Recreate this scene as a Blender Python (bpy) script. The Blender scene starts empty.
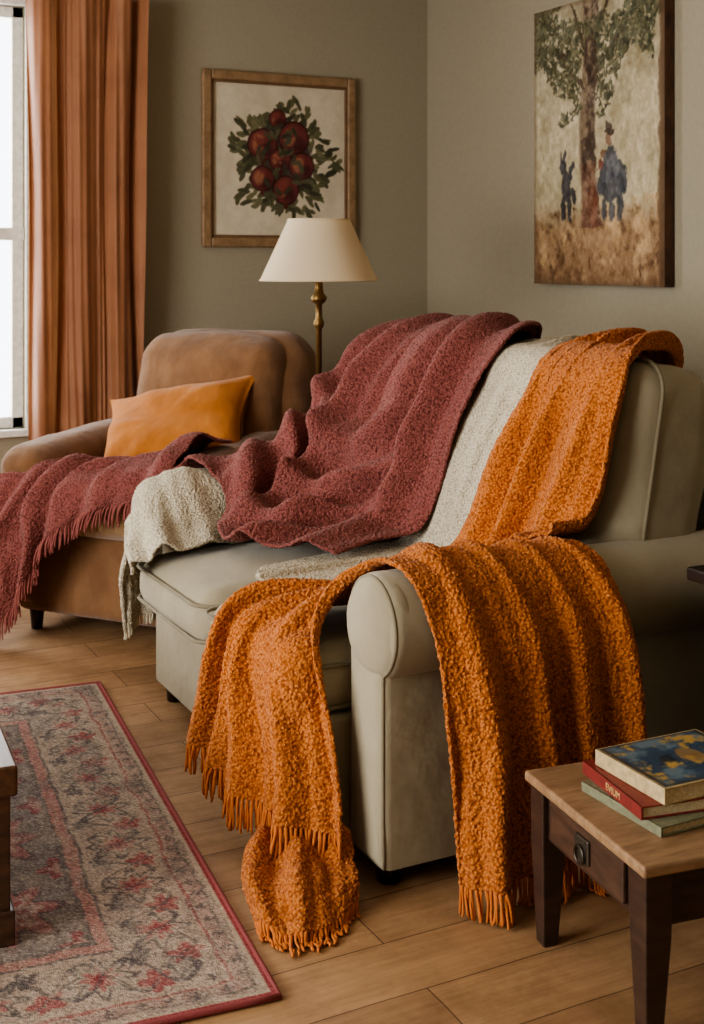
import bpy, bmesh, math, random
import numpy as np
from mathutils import Vector, Matrix
random.seed(7); rng=np.random.default_rng(7)
C=bpy.context.scene.collection
bpy.context.scene.view_settings.look='AgX - Medium High Contrast'

# ------------------------------------------------------------ helpers
def s2l(c):
    c=np.asarray(c,float)/255.0
    return np.where(c<=0.04045,c/12.92,((c+0.055)/1.055)**2.4)
def rgba(c): return tuple(float(v) for v in s2l(c))+(1.0,)

class NT:
    def __init__(s,name):
        s.m=bpy.data.materials.new(name); s.m.use_nodes=True
        s.t=s.m.node_tree; s.t.nodes.clear()
        s.out=s.n('ShaderNodeOutputMaterial'); s.b=s.n('ShaderNodeBsdfPrincipled')
        s.l(s.b.outputs[0],s.out.inputs[0])
    def n(s,t,**k):
        nd=s.t.nodes.new(t)
        for a,v in k.items(): setattr(nd,a,v)
        return nd
    def l(s,a,b): s.t.links.new(a,b)
    def ramp(s,fac,stops):
        r=s.n('ShaderNodeValToRGB'); e=r.color_ramp.elements
        while len(e)<len(stops): e.new(0.5)
        for i,(p,c) in enumerate(stops): e[i].position=p; e[i].color=c
        s.l(fac,r.inputs[0]); return r.outputs[0]
    def bump(s,h,st=0.3,d=0.01,prev=None):
        b=s.n('ShaderNodeBump'); b.inputs['Strength'].default_value=st; b.inputs['Distance'].default_value=d
        s.l(h,b.inputs['Height'])
        if prev is not None: s.l(prev,b.inputs['Normal'])
        return b.outputs[0]

def noise(nt,vec,scale,detail=3,rough=0.5):
    n=nt.n('ShaderNodeTexNoise'); n.inputs['Scale'].default_value=scale
    n.inputs['Detail'].default_value=detail; n.inputs['Roughness'].default_value=rough
    if vec is not None: nt.l(vec,n.inputs['Vector'])
    return n.outputs['Fac']

def mat_fabric(name,c1,c2,weave=700,bs=0.25,rough=1.0,sheen=0.2,big=6,spec=0.08):
    nt=NT(name); tc=nt.n('ShaderNodeTexCoord').outputs['Object']
    n1=noise(nt,tc,big,4); n2=noise(nt,tc,weave,2)
    col=nt.ramp(n1,[(0.3,rgba(c1)),(0.7,rgba(c2))])
    mx=nt.n('ShaderNodeMix',data_type='RGBA',blend_type='MULTIPLY'); mx.inputs[0].default_value=0.5
    nt.l(col,mx.inputs[6]); nt.l(nt.ramp(n2,[(0.3,(0.6,0.6,0.6,1)),(0.6,(1,1,1,1))]),mx.inputs[7])
    nt.l(mx.outputs[2],nt.b.inputs['Base Color'])
    b=nt.bump(noise(nt,tc,big*2.2,3),0.25,0.03)
    nt.l(nt.bump(n2,bs,0.002,b),nt.b.inputs['Normal'])
    nt.b.inputs['Roughness'].default_value=rough
    nt.b.inputs['Sheen Weight'].default_value=sheen
    nt.b.inputs['Specular IOR Level'].default_value=spec
    return nt.m

def mat_knit(name,dark,mid,light,scale=150,bs=0.8,dist=0.005):
    nt=NT(name); uv=nt.n('ShaderNodeTexCoord').outputs['Object']
    nz=nt.n('ShaderNodeTexNoise'); nz.inputs['Scale'].default_value=120; nt.l(uv,nz.inputs['Vector'])
    ad=nt.n('ShaderNodeVectorMath',operation='MULTIPLY_ADD'); nt.l(nz.outputs['Color'],ad.inputs[0]); ad.inputs[1].default_value=(0.004,0.004,0.004); nt.l(uv,ad.inputs[2])
    v=nt.n('ShaderNodeTexVoronoi'); v.inputs['Scale'].default_value=scale; v.feature='SMOOTH_F1'; v.inputs['Smoothness'].default_value=0.35
    nt.l(ad.outputs[0],v.inputs['Vector'])
    fz=noise(nt,uv,650,3,0.7)
    ma=nt.n('ShaderNodeMath',operation='MULTIPLY_ADD'); nt.l(fz,ma.inputs[0]); ma.inputs[1].default_value=0.35; nt.l(v.outputs['Distance'],ma.inputs[2])
    col=nt.ramp(ma.outputs[0],[(0.3,rgba(light)),(0.6,rgba(mid)),(0.95,rgba(dark))])  # shade between the nubs painted into the colour, darkening the cavities
    big=noise(nt,uv,5,3)
    mx=nt.n('ShaderNodeMix',data_type='RGBA',blend_type='MULTIPLY'); mx.inputs[0].default_value=0.3
    nt.l(col,mx.inputs[6]); nt.l(nt.ramp(big,[(0.3,(0.7,0.7,0.7,1)),(0.7,(1,1,1,1))]),mx.inputs[7])
    nt.l(mx.outputs[2],nt.b.inputs['Base Color'])
    inv=nt.n('ShaderNodeMath',operation='SUBTRACT'); inv.inputs[0].default_value=1.0; nt.l(ma.outputs[0],inv.inputs[1])
    nt.l(nt.bump(inv.outputs[0],bs,dist),nt.b.inputs['Normal'])
    nt.b.inputs['Roughness'].default_value=1.0; nt.b.inputs['Sheen Weight'].default_value=0.15
    nt.b.inputs['Specular IOR Level'].default_value=0.05
    return nt.m

def mat_wood(name,c1,c2,scale=(1,12,12),rough=0.45,coat=0.0):
    nt=NT(name); tc=nt.n('ShaderNodeTexCoord').outputs['Object']
    mp=nt.n('ShaderNodeMapping'); mp.inputs['Scale'].default_value=scale; nt.l(tc,mp.inputs[0])
    n1=noise(nt,mp.outputs[0],4,5,0.6)
    nt.l(nt.ramp(n1,[(0.3,rgba(c1)),(0.7,rgba(c2))]),nt.b.inputs['Base Color'])
    nt.l(nt.bump(n1,0.15,0.003),nt.b.inputs['Normal'])
    nt.b.inputs['Roughness'].default_value=rough; nt.b.inputs['Coat Weight'].default_value=coat
    return nt.m

def mat_plain(name,c,rough=0.6,metal=0.0,bump=0.0,bscale=40,var=0.06):
    nt=NT(name); tc=nt.n('ShaderNodeTexCoord').outputs['Object']
    n=noise(nt,tc,bscale,3); c=np.array(c,float)
    nt.l(nt.ramp(n,[(0.3,rgba(c*(1-var))),(0.7,rgba(np.minimum(c*(1+var),255)))]),nt.b.inputs['Base Color'])
    if bump: nt.l(nt.bump(n,bump,0.004),nt.b.inputs['Normal'])
    nt.b.inputs['Roughness'].default_value=rough; nt.b.inputs['Metallic'].default_value=metal
    return nt.m

def mat_vcol(name,rough=0.8,bscale=300,bs=0.2,bd=0.003):
    nt=NT(name); a=nt.n('ShaderNodeAttribute'); a.attribute_name='Col'
    nt.l(a.outputs['Color'],nt.b.inputs['Base Color'])
    tc=nt.n('ShaderNodeTexCoord').outputs['Object']
    nt.l(nt.bump(noise(nt,tc,bscale,3),bs,bd),nt.b.inputs['Normal'])
    nt.b.inputs['Roughness'].default_value=rough; nt.b.inputs['Specular IOR Level'].default_value=0.2
    return nt.m

def add(name,verts,faces,mat=None,parent=None,smooth=False):
    me=bpy.data.meshes.new(name); me.from_pydata([tuple(map(float,v)) for v in verts],[],[tuple(int(i) for i in f) for f in faces])
    bm=bmesh.new(); bm.from_mesh(me); bmesh.ops.recalc_face_normals(bm,faces=bm.faces); bm.to_mesh(me); bm.free()
    o=bpy.data.objects.new(name,me); C.objects.link(o)
    if mat: me.materials.append(mat)
    if smooth: me.polygons.foreach_set('use_smooth',[True]*len(me.polygons))
    if parent: o.parent=parent
    return o
def empty(name):
    o=bpy.data.objects.new(name,None); o.empty_display_size=0.1; C.objects.link(o); return o

BF=[(0,1,3,2),(4,6,7,5),(0,4,5,1),(2,3,7,6),(0,2,6,4),(1,5,7,3)]
def boxvf(lo,hi):
    v=[(x,y,z) for x in (lo[0],hi[0]) for y in (lo[1],hi[1]) for z in (lo[2],hi[2])]
    return v,BF
def boxes(name,lst,mat,parent=None,bevel=0.0,xf=None):
    V=[];F=[]
    for lo,hi in lst:
        v,f=boxvf(lo,hi); k=len(V); V+=v; F+=[tuple(i+k for i in q) for q in f]
    if xf: V=[xf(*v) for v in V]
    o=add(name,V,F,mat,parent)
    if bevel:
        m=o.modifiers.new('b','BEVEL'); m.width=bevel; m.segments=3; m.limit_method='ANGLE'
        o.data.polygons.foreach_set('use_smooth',[True]*len(o.data.polygons))
        w=o.modifiers.new('w','WEIGHTED_NORMAL'); w.keep_sharp=False
    return o

def vnoise(P,s,seed=0):
    r=np.random.default_rng(seed); out=np.zeros(len(P))
    for k in range(5):
        d=r.normal(size=3); d/=np.linalg.norm(d); out+=np.sin(P@d*s*(1+0.35*k)+r.uniform(0,6.28))
    return out/5

def rbox(name,center,half,r,R=None,crown=(0,0,0),mat=None,parent=None,cuts=18,wr=0.004,seed=0,taper=None):
    bm=bmesh.new(); bmesh.ops.create_cube(bm,size=2)
    bmesh.ops.subdivide_edges(bm,edges=bm.edges[:],cuts=cuts,use_grid_fill=True)
    P=np.array([v.co[:] for v in bm.verts])
    P=np.sign(P)*np.abs(P)**0.7
    h=np.array(half,float); rr=np.minimum(r,h*0.999)
    P=P*h
    inner=np.clip(P,-(h-rr),h-rr); d=(P-inner)/rr
    L=np.linalg.norm(d,axis=1,keepdims=True); L[L==0]=1
    P=inner+d/L*rr
    q=P/h
    for ax in range(3):
        o1,o2=[i for i in range(3) if i!=ax]
        P[:,ax]+=q[:,ax]*crown[ax]*np.clip(1-np.abs(q[:,o1])**2.5,0,1)*np.clip(1-np.abs(q[:,o2])**2.5,0,1)
    if taper: P=taper(P,q)
    if wr:
        nrm=q/np.linalg.norm(q,axis=1,keepdims=True)
        P+=nrm*(vnoise(P,14,seed)*wr+vnoise(P,33,seed+1)*wr*0.5)[:,None]
    if R is not None: P=P@np.array(R).T
    P=P+np.array(center)
    for v,p in zip(bm.verts,P): v.co=p
    me=bpy.data.meshes.new(name); bm.to_mesh(me); bm.free()
    me.polygons.foreach_set('use_smooth',[True]*len(me.polygons))
    o=bpy.data.objects.new(name,me); C.objects.link(o)
    if mat: me.materials.append(mat)
    if parent: o.parent=parent
    return o

def tubevf(pts,rad,sides=6,closed=False):
    P=np.array(pts,float); n=len(P)
    rad=np.broadcast_to(np.array(rad,float),(n,))
    if closed: T=np.roll(P,-1,0)-np.roll(P,1,0)
    else: T=np.gradient(P,axis=0)
    T/=np.linalg.norm(T,axis=1,keepdims=True)+1e-9
    u=np.cross(T[0],[0,0,1.0]); 
    if np.linalg.norm(u)<1e-3: u=np.cross(T[0],[0,1.0,0])
    V=[];F=[]
    for i in range(n):
        u=u-T[i]*np.dot(u,T[i]); u/=np.linalg.norm(u)+1e-9; w=np.cross(T[i],u)
        for k in range(sides):
            a=2*math.pi*k/sides; V.append(P[i]+rad[i]*(math.cos(a)*u+math.sin(a)*w))
    m=n if closed else n-1
    for i in range(m):
        j=(i+1)%n
        for k in range(sides):
            F.append((i*sides+k,i*sides+(k+1)%sides,j*sides+(k+1)%sides,j*sides+k))
    if not closed:
        F.append(tuple(range(sides))[::-1]); F.append(tuple((n-1)*sides+k for k in range(sides)))
    return V,F
def tube(name,pts,rad,mat,parent=None,sides=8,closed=False):
    V,F=tubevf(pts,rad,sides,closed); return add(name,V,F,mat,parent,True)
def merge(parts):
    V=[];F=[]
    for v,f in parts:
        k=len(V); V+=list(v); F+=[tuple(i+k for i in q) for q in f]
    return V,F
def lathe(name,prof,center,mat,parent=None,n=48,caps=True):
    V=[];F=[]
    for r,z in prof:
        for k in range(n):
            a=2*math.pi*k/n; V.append((center[0]+r*math.cos(a),center[1]+r*math.sin(a),center[2]+z))
    for i in range(len(prof)-1):
        for k in range(n): F.append((i*n+k,i*n+(k+1)%n,(i+1)*n+(k+1)%n,(i+1)*n+k))
    if caps: F.append(tuple(range(n))[::-1]); F.append(tuple((len(prof)-1)*n+k for k in range(n)))
    o=add(name,V,F,mat,parent,True); return o

def rrloop(cx,cy,hx,hy,r,n=8):
    pts=[]
    for sx,sy,a0 in ((1,1,0),(-1,1,90),(-1,-1,180),(1,-1,270)):
        for k in range(n+1):
            a=math.radians(a0+90*k/n); pts.append((cx+sx*(hx-r)+r*math.cos(a),cy+sy*(hy-r)+r*math.sin(a)))
    return pts
def densify(pts,d=0.03):
    out=[]
    for i in range(len(pts)):
        a=np.array(pts[i],float); b=np.array(pts[(i+1)%len(pts)],float); n=max(1,int(np.linalg.norm(b-a)/d))
        for k in range(n): out.append(a+(b-a)*k/n)
    return out
_lat=np.random.default_rng(99).uniform(0,1,(97,97))
def N2(x,y,seed=0):
    x=x+seed*13.37; y=y+seed*7.77
    xi=np.floor(x).astype(int);yi=np.floor(y).astype(int);fx=x-xi;fy=y-yi;fx=fx*fx*(3-2*fx);fy=fy*fy*(3-2*fy)
    g=lambda a,b:_lat[a%97,b%97]
    return g(xi,yi)*(1-fx)*(1-fy)+g(xi+1,yi)*fx*(1-fy)+g(xi,yi+1)*(1-fx)*fy+g(xi+1,yi+1)*fx*fy

# ------------------------------------------------------------ materials
M_wall=mat_plain('wall_paint',(154,145,125),0.9,0,0.08,60,0.02)
M_ceil=mat_plain('ceiling_paint',(196,186,170),0.9)
M_trim=mat_plain('trim_white',(225,222,214),0.5)
M_sofa=mat_fabric('sofa_linen',(154,144,122),(170,160,136),900,0.3,big=5)
M_pipe=mat_fabric('sofa_piping',(126,117,96),(142,132,110),900,0.3)
M_chair=mat_fabric('chair_upholstery',(114,82,57),(138,102,72),500,0.6,big=9,sheen=0.3)
M_chair2=mat_fabric('chair_cushion_fabric',(146,116,84),(164,132,98),500,0.6,big=9,sheen=0.3)
M_pillow=mat_fabric('pillow_fabric',(164,102,46),(186,120,58),600,0.5,big=9)
M_dark=mat_wood('dark_wood',(28,18,14),(52,34,25),(3,3,14),0.4)
M_ttop=mat_wood('table_top_wood',(122,94,68),(164,132,100),(3,14,14),0.5,0.0)
M_brass=mat_plain('brass',(120,95,58),0.4,0.9)
M_orange=mat_knit('orange_boucle',(146,78,30),(194,116,58),(208,136,76),165)
M_mauve=mat_knit('mauve_boucle',(104,56,52),(144,84,78),(160,102,94),180)
M_cream=mat_knit('cream_knit',(164,152,128),(210,200,178),(226,216,196),200)
M_orf=mat_plain('orange_yarn',(188,110,52),1.0,0,0.3,300)
M_mvf=mat_plain('mauve_yarn',(140,80,74),1.0,0,0.3,300)
M_crf=mat_plain('cream_yarn',(205,194,170),1.0,0,0.3,300)

nt=NT('lampshade_linen'); nt.b.inputs['Base Color'].default_value=rgba((230,216,188)); nt.b.inputs['Roughness'].default_value=0.9
tr=nt.n('ShaderNodeBsdfTranslucent'); tr.inputs[0].default_value=rgba((240,222,188)); mix=nt.n('ShaderNodeMixShader'); mix.inputs[0].default_value=0.35
nt.l(nt.b.outputs[0],mix.inputs[1]); nt.l(tr.outputs[0],mix.inputs[2]); nt.l(mix.outputs[0],nt.out.inputs[0]); M_shade=nt.m

nt=NT('curtain_fabric'); tc=nt.n('ShaderNodeTexCoord').outputs['Object']
col=nt.ramp(noise(nt,tc,5,3),[(0.3,rgba((144,94,62))),(0.7,rgba((160,108,74)))])
nt.l(col,nt.b.inputs['Base Color']); nt.b.inputs['Roughness'].default_value=0.6; nt.b.inputs['Sheen Weight'].default_value=0.3
nt.l(nt.bump(noise(nt,tc,500,2),0.2,0.002),nt.b.inputs['Normal'])
tr=nt.n('ShaderNodeBsdfTranslucent'); nt.l(nt.ramp(noise(nt,tc,5,3),[(0.3,rgba((170,116,70))),(0.7,rgba((188,130,82)))]),tr.inputs[0])
mix=nt.n('ShaderNodeMixShader'); mix.inputs[0].default_value=0.16
nt.l(nt.b.outputs[0],mix.inputs[1]); nt.l(tr.outputs[0],mix.inputs[2]); nt.l(mix.outputs[0],nt.out.inputs[0]); M_curt=nt.m

# floor planks
nt=NT('floor_planks'); tc=nt.n('ShaderNodeTexCoord').outputs['Object']
br=nt.n('ShaderNodeTexBrick'); br.inputs['Scale'].default_value=1.0; br.inputs['Brick Width'].default_value=1.2; br.inputs['Row Height'].default_value=0.17
br.inputs['Mortar Size'].default_value=0.002; br.inputs['Mortar Smooth'].default_value=0.6; br.inputs['Bias'].default_value=0.0
br.inputs['Color1'].default_value=rgba((154,120,86)); br.inputs['Color2'].default_value=rgba((176,140,102)); br.inputs['Mortar'].default_value=rgba((92,66,46))
br.offset=0.37
dn=nt.n('ShaderNodeTexNoise'); dn.inputs['Scale'].default_value=3; nt.l(tc,dn.inputs['Vector'])
da=nt.n('ShaderNodeVectorMath',operation='MULTIPLY_ADD'); nt.l(dn.outputs['Color'],da.inputs[0]); da.inputs[1].default_value=(0.012,0.012,0); nt.l(tc,da.inputs[2])
nt.l(da.outputs[0],br.inputs['Vector'])
mp=nt.n('ShaderNodeMapping'); mp.inputs['Scale'].default_value=(1.2,14,1); nt.l(tc,mp.inputs[0])
g=noise(nt,mp.outputs[0],3.5,8,0.75); g2=noise(nt,tc,6,6,0.7)
mx=nt.n('ShaderNodeMix',data_type='RGBA',blend_type='MULTIPLY'); mx.inputs[0].default_value=0.7
nt.l(br.outputs['Color'],mx.inputs[6]); nt.l(nt.ramp(g,[(0.3,(0.6,0.54,0.48,1)),(0.6,(1,1,1,1))]),mx.inputs[7])
mx2=nt.n('ShaderNodeMix',data_type='RGBA',blend_type='MULTIPLY'); mx2.inputs[0].default_value=0.8
nt.l(mx.outputs[2],mx2.inputs[6]); nt.l(nt.ramp(g2,[(0.32,(0.64,0.59,0.54,1)),(0.58,(1,1,1,1))]),mx2.inputs[7]); nt.l(mx2.outputs[2],nt.b.inputs['Base Color'])
b1=nt.bump(br.outputs['Fac'],-0.5,0.004); nt.l(nt.bump(g,0.25,0.003,b1),nt.b.inputs['Normal'])
nt.l(nt.ramp(g2,[(0.2,(0.85,)*3+(1,)),(0.8,(0.6,)*3+(1,))]),nt.b.inputs['Roughness']); nt.b.inputs['Specular IOR Level'].default_value=0.35; M_floor=nt.m

# ------------------------------------------------------------ room
XL,XR,YB,YF,H=-2.3,3.26,5.55,-1.6,2.7
boxes('floor',[((XL-0.1,YF-0.1,-0.1),(XR+0.1,YB+0.1,0))],M_floor)
boxes('ceiling',[((XL-0.1,YF-0.1,H),(XR+0.1,YB+0.1,H+0.1))],M_ceil)
boxes('wall_right',[((XR,YF-0.1,0),(XR+0.1,YB+0.1,H))],M_wall)
wx0,wx1,wz0,wz1=0.05,1.24,0.62,2.45
boxes('wall_back',[((XL-0.1,YB,0),(wx0,YB+0.14,H)),((wx1,YB,0),(XR,YB+0.14,H)),((wx0,YB,0),(wx1,YB+0.14,wz0)),((wx0,YB,wz1),(wx1,YB+0.14,H))],M_wall)
ly0,ly1,lz0,lz1=1.0,3.6,0.5,2.35
boxes('wall_left',[((XL-0.1,YF,0),(XL,ly0,H)),((XL-0.1,ly1,0),(XL,YB,H)),((XL-0.1,ly0,0),(XL,ly1,lz0)),((XL-0.1,ly0,lz1),(XL,ly1,H))],M_wall)
boxes('wall_front',[((XL-0.1,YF-0.1,0),(XR,YF,H))],M_wall)
boxes('baseboard_back',[((XL,YB-0.018,0),(XR,YB,0.11))],M_trim,bevel=0.004)
boxes('baseboard_right',[((XR-0.018,YF,0),(XR,YB,0.11))],M_trim,bevel=0.004)
def window(name,lst): 
    return boxes(name,lst,M_trim,bevel=0.004)
f=0.05; y0,y1=YB+0.03,YB+0.09; zm=1.46
window('window_1',[((wx0,y0,wz0),(wx0+f,y1,wz1)),((wx1-f,y0,wz0),(wx1,y1,wz1)),((wx0,y0,wz0),(wx1,y1,wz0+f)),((wx0,y0,wz1-f),(wx1,y1,wz1)),
  ((wx0,y0-0.02,zm-0.025),(wx1,y1,zm+0.03)),((wx0-0.05,YB-0.04,wz0-0.03),(wx1+0.05,YB+0.03,wz0)),
  ((wx1,YB-0.015,wz0),(wx1+0.07,YB,wz1+0.07)),((wx0-0.07,YB-0.015,wz0),(wx0,YB,wz1+0.07)),((wx0,YB-0.015,wz1),(wx1,YB,wz1+0.07))])
x0,x1=XL-0.08,XL-0.03; ym=(ly0+ly1)/2
window('window_2',[((x0,ly0,lz0),(x1,ly0+f,lz1)),((x0,ly1-f,lz0),(x1,ly1,lz1)),((x0,ly0,lz0),(x1,ly1,lz0+f)),((x0,ly0,lz1-f),(x1,ly1,lz1)),((x0,ym-0.03,lz0),(x1,ym+0.03,lz1))])

# curtain
cur=empty('curtain')
cx0,cx1=1.225,1.75; nx,nz=200,60
V=[];F=[]
for j in range(nz+1):
    tz=j/nz; z=0.03+(2.50-0.03)*tz
    for i in range(nx+1):
        t=i/nx
        tt=t+0.07*math.sin(1.3*tz+5*t)+0.02*math.sin(4*t+7*tz)
        x=cx0+(cx1-cx0)*t*(1.0-0.03*math.sin(tz*3.0))+0.01*math.sin(2*math.pi*3.8*tt+1.2)
        a=0.7+0.3*math.sin(7*t+1.5*tz)
        y=YB-0.12+0.045*a*math.sin(2*math.pi*3.8*tt)+0.007*math.sin(2*math.pi*9.3*tt+1+2.5*tz)+0.003*math.sin(2*math.pi*19*t+5*tz)
        V.append((x,y,z))
for j in range(nz):
    for i in range(nx): a=j*(nx+1)+i; F.append((a,a+1,a+nx+2,a+nx+1))
add('drape_panel',V,F,M_curt,cur,True)
tube('curtain_rod',[(-0.3,YB-0.1,2.56),(1.85,YB-0.1,2.56)],0.014,M_brass,cur,12)
boxes('rod_bracket',[((1.8,YB-0.1,2.55),(1.82,YB-0.0,2.57)),((-0.2,YB-0.1,2.55),(-0.18,YB,2.57))],M_brass,cur)

# ------------------------------------------------------------ sofa
sofa=empty('loveseat_sofa')
SX0=1.27; SY0,SY1=2.36,3.81
boxes('base_frame',[((1.22,SY0+0.16,0.07),(2.42,SY1-0.10,0.34))],M_sofa,sofa,0.015)
boxes('back_frame',[((2.29,SY0+0.08,0.07),(2.45,SY1-0.06,0.90))],M_sofa,sofa,0.05)
for nm,ya,yb,sd in (('seat_cushion_1',2.525,3.095,1),('seat_cushion_2',3.095,3.665,2)):
    cy=(ya+yb)/2; hy=(yb-ya)/2-0.006
    rbox(nm,(1.545,cy,0.402),(0.395,hy,0.075),0.062,crown=(0.022,0.004,0.034),mat=M_sofa,parent=sofa,seed=sd,wr=0.005,cuts=24)
    for k,z in enumerate((0.449,0.355)):
        pts=[(x,y,z) for x,y in densify(rrloop(1.545,cy,0.396+(0.012 if k==0 else 0.010),hy+0.0,0.055))]
        tube('%s_piping_%d'%(nm,k),pts,0.005,M_pipe,sofa,6,True)
tilt=math.radians(10)
Rb=np.array([[math.cos(tilt),0,math.sin(tilt)],[0,1,0],[-math.sin(tilt),0,math.cos(tilt)]])
BC=[]
for nm,ya,yb,sd in (('back_cushion_1',2.41,3.09,3),('back_cushion_2',3.10,3.77,4)):
    cy=(ya+yb)/2; hy=(yb-ya)/2
    c=(2.10,cy,0.765); BC.append(('box',np.array(c),Rb,np.array((0.155,hy,0.325)),0.09))
    rbox(nm,c,(0.14,hy-0.005,0.32),0.085,Rb,crown=(0.035,0.008,0.008),mat=M_sofa,parent=sofa,seed=sd,wr=0.006,cuts=22)
    for k,x in enumerate((-0.068,)):
        lp=densify(rrloop(0,0,hy+0.004,0.328,0.085))
        pts=[np.array(c)+Rb@np.array((x,a,b)) for a,b in lp]
        tube('%s_piping_%d'%(nm,k),pts,0.0055,M_pipe,sofa,6,True)

def arm_outline(cy,cz,r,y0,y1,zb,n=30):
    def ang(y): return math.asin(max(-1,min(1,(y-cy)/r)))
    a1=ang(y1) if abs(y1-cy)<r*0.98 else math.radians(78)
    a0=ang(y0) if abs(y0-cy)<r*0.98 else math.radians(-78)
    pts=[]
    for k in range(n+1):
        th=a1+(2*math.pi+a0-a1)*k/n
        pts.append((cy+r*math.sin(th),cz-r*math.cos(th)))
    l=[(y0,zb+(pts[-1][1]-zb)*t) for t in (0.97,0.75,0.5,0.25,0)]
    rr=[(y1,zb+(pts[0][1]-zb)*t) for t in (0,0.25,0.5,0.75,0.97)]
    return pts+l+rr
def arm(name,cy,y0,y1,front,back,zb=0.055,cz=0.562,r=0.113):
    O=np.array(arm_outline(cy,cz,r,y0,y1,zb)); n=len(O)
    T=np.roll(O,-1,0)-np.roll(O,1,0); N=np.stack([-T[:,1],T[:,0]],1); N/=np.linalg.norm(N,axis=1,keepdims=True)
    cc=O.mean(0)
    if np.mean(np.sum(N*(O-cc),1))>0: N=-N   # inward
    R0=0.03
    xs=[(front+R0*(1-math.cos(math.pi/2*k/6)),R0*(1-math.sin(math.pi/2*k/6))) for k in range(7)]+[(front+(back-front)*t,0) for t in (0.1,0.3,0.5,0.7,0.9,1.0)]
    V=[];F=[]
    for x,ins in xs:
        for p,nn in zip(O,N): q=p+nn*ins; V.append((x,q[0],q[1]))
    for i in range(len(xs)-1):
        for k in range(n): F.append((i*n+k,i*n+(k+1)%n,(i+1)*n+(k+1)%n,(i+1)*n+k))
    F.append(tuple(range(n))); F.append(tuple((len(xs)-1)*n+k for k in range(n)))
    o=add(name,V,F,M_sofa,sofa,True)
    m=o.modifiers.new('e','EDGE_SPLIT'); m.split_angle=math.radians(50)
    pts=[(front+0.012,*(p+nn*0.008)) for p,nn in zip(O,N)]
    tube(name+'_piping',densify(pts,0.02),0.005,M_pipe,sofa,6,True)
    rbox(name+'_roll_face',(front+0.035,cy,cz),(0.065,r*0.97,r*0.97),0.105,mat=M_sofa,parent=sofa,cuts=16,wr=0.005,seed=12)
arm('arm_near',2.415,SY0,2.515,SX0,2.44)
arm('arm_far',3.765,3.665,SY1,SX0,2.44)
for k,(x,y) in enumerate(((1.33,2.43),(1.29,3.72),(2.36,2.43),(2.36,3.72))):
    add('leg_%d'%k,*tubevf([(x,y,0.0),(x,y,0.08)],[0.026,0.034],12),M_dark,sofa,True)

# ------------------------------------------------------------ armchair
th=math.radians(38)
CA=np.array((math.sin(th),-math.cos(th),0)); CB=np.array((math.cos(th),math.sin(th),0)); CZ=np.array((0,0,1.0))
CO=np.array((1.235,4.36,0))
Rc=np.stack([CA,CB,CZ],1)
def cw(a,b,z): return CO+CA*a+CB*b+CZ*z
chair=empty('armchair')
def cbox(nm,c,h,r,mat=M_chair,crown=(0,0,0),R=None,**k):
    RR=Rc if R is None else Rc@R
    return rbox(nm,cw(*c),h,r,RR,crown,mat,chair,**k)
def Rx(t): t=math.radians(t); return np.array([[1,0,0],[0,math.cos(t),-math.sin(t)],[0,math.sin(t),math.cos(t)]])
def Ry(t): t=math.radians(t); return np.array([[math.cos(t),0,math.sin(t)],[0,1,0],[-math.sin(t),0,math.cos(t)]])
cbox('base',(0,0.42,0.225),(0.40,0.385,0.155),0.03,wr=0.002)
cbox('seat_cushion',(0,0.28,0.465),(0.275,0.31,0.09),0.06,M_chair2,crown=(0,0.01,0.02),seed=5)
for s,nm in ((-1,'arm_left'),(1,'arm_right')):
    cbox(nm,(s*0.36,0.40,0.36),(0.075,0.39,0.26),0.05,wr=0.003,seed=6)
    cbox(nm+'_roll',(s*0.365,0.39,0.60),(0.105,0.40,0.085),0.08,crown=(0.0,0.01,0.012),R=Rx(2.5),wr=0.005,seed=7)
Rk=Rx(-10)
cbox('back_rest',(0.085,0.74,0.68),(0.36,0.13,0.375),0.125,crown=(0,0.04,0.02),R=Rk,wr=0.006,seed=8,cuts=22)
cbox('back_pad',(0.065,0.635,0.80),(0.32,0.10,0.245),0.095,crown=(0,0.03,0.02),R=Rk,wr=0.008,seed=9)
for k,(a,b) in enumerate(((0.34,0.08),(-0.34,0.08),(0.34,0.74),(-0.34,0.74))):
    add('leg_%d'%k,*tubevf([cw(a,b,0.0),cw(a,b,0.10)],[0.02,0.03],12),M_dark,chair,True)
def pillow(name,center,R,w,h,t,mat):
    n=56;V=[];F=[]
    for side in (1,-1):
        for j in range(n+1):
            for i in range(n+1):
                u=2*i/n-1;v=2*j/n-1
                edge=(1-abs(u)**2.2)*(1-abs(v)**2.2)
                k=1-0.16*(1-abs(v)**2)*abs(u)**4; k2=1-0.18*(1-abs(u)**2)*abs(v)**4
                x=u*w/2*k; y=v*h/2*k2
                z=side*t/2*max(edge,0)**0.6
                ra=math.atan2(v,u); rd=math.hypot(u,v)
                z+=(0.012*math.sin(5*ra+1.5)*rd**2+0.016*math.sin(3.1*u+4*v+1)*(1-rd*0.4)+0.007*math.sin(11*ra+3*rd)*rd**2)*edge**0.5
                V.append(np.array(center)+R@np.array((x,z,y)))
    o=(n+1)**2
    for s in (0,1):
        for j in range(n):
            for i in range(n):
                a=s*o+j*(n+1)+i; q=(a,a+1,a+n+2,a+n+1); F.append(q if s else q[::-1])
    ob=add(name,V,F,mat,None,True)
    bm=bmesh.new(); bm.from_mesh(ob.data); bmesh.ops.remove_doubles(bm,verts=bm.verts,dist=0.0005); bm.to_mesh(ob.data); bm.free()
    ob.data.polygons.foreach_set('use_smooth',[True]*len(ob.data.polygons))
    return ob
pillow('throw_pillow',cw(0.07,0.37,0.705),Rc@Rx(-42)@Ry(-15),0.63,0.44,0.23,M_pillow)

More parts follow.
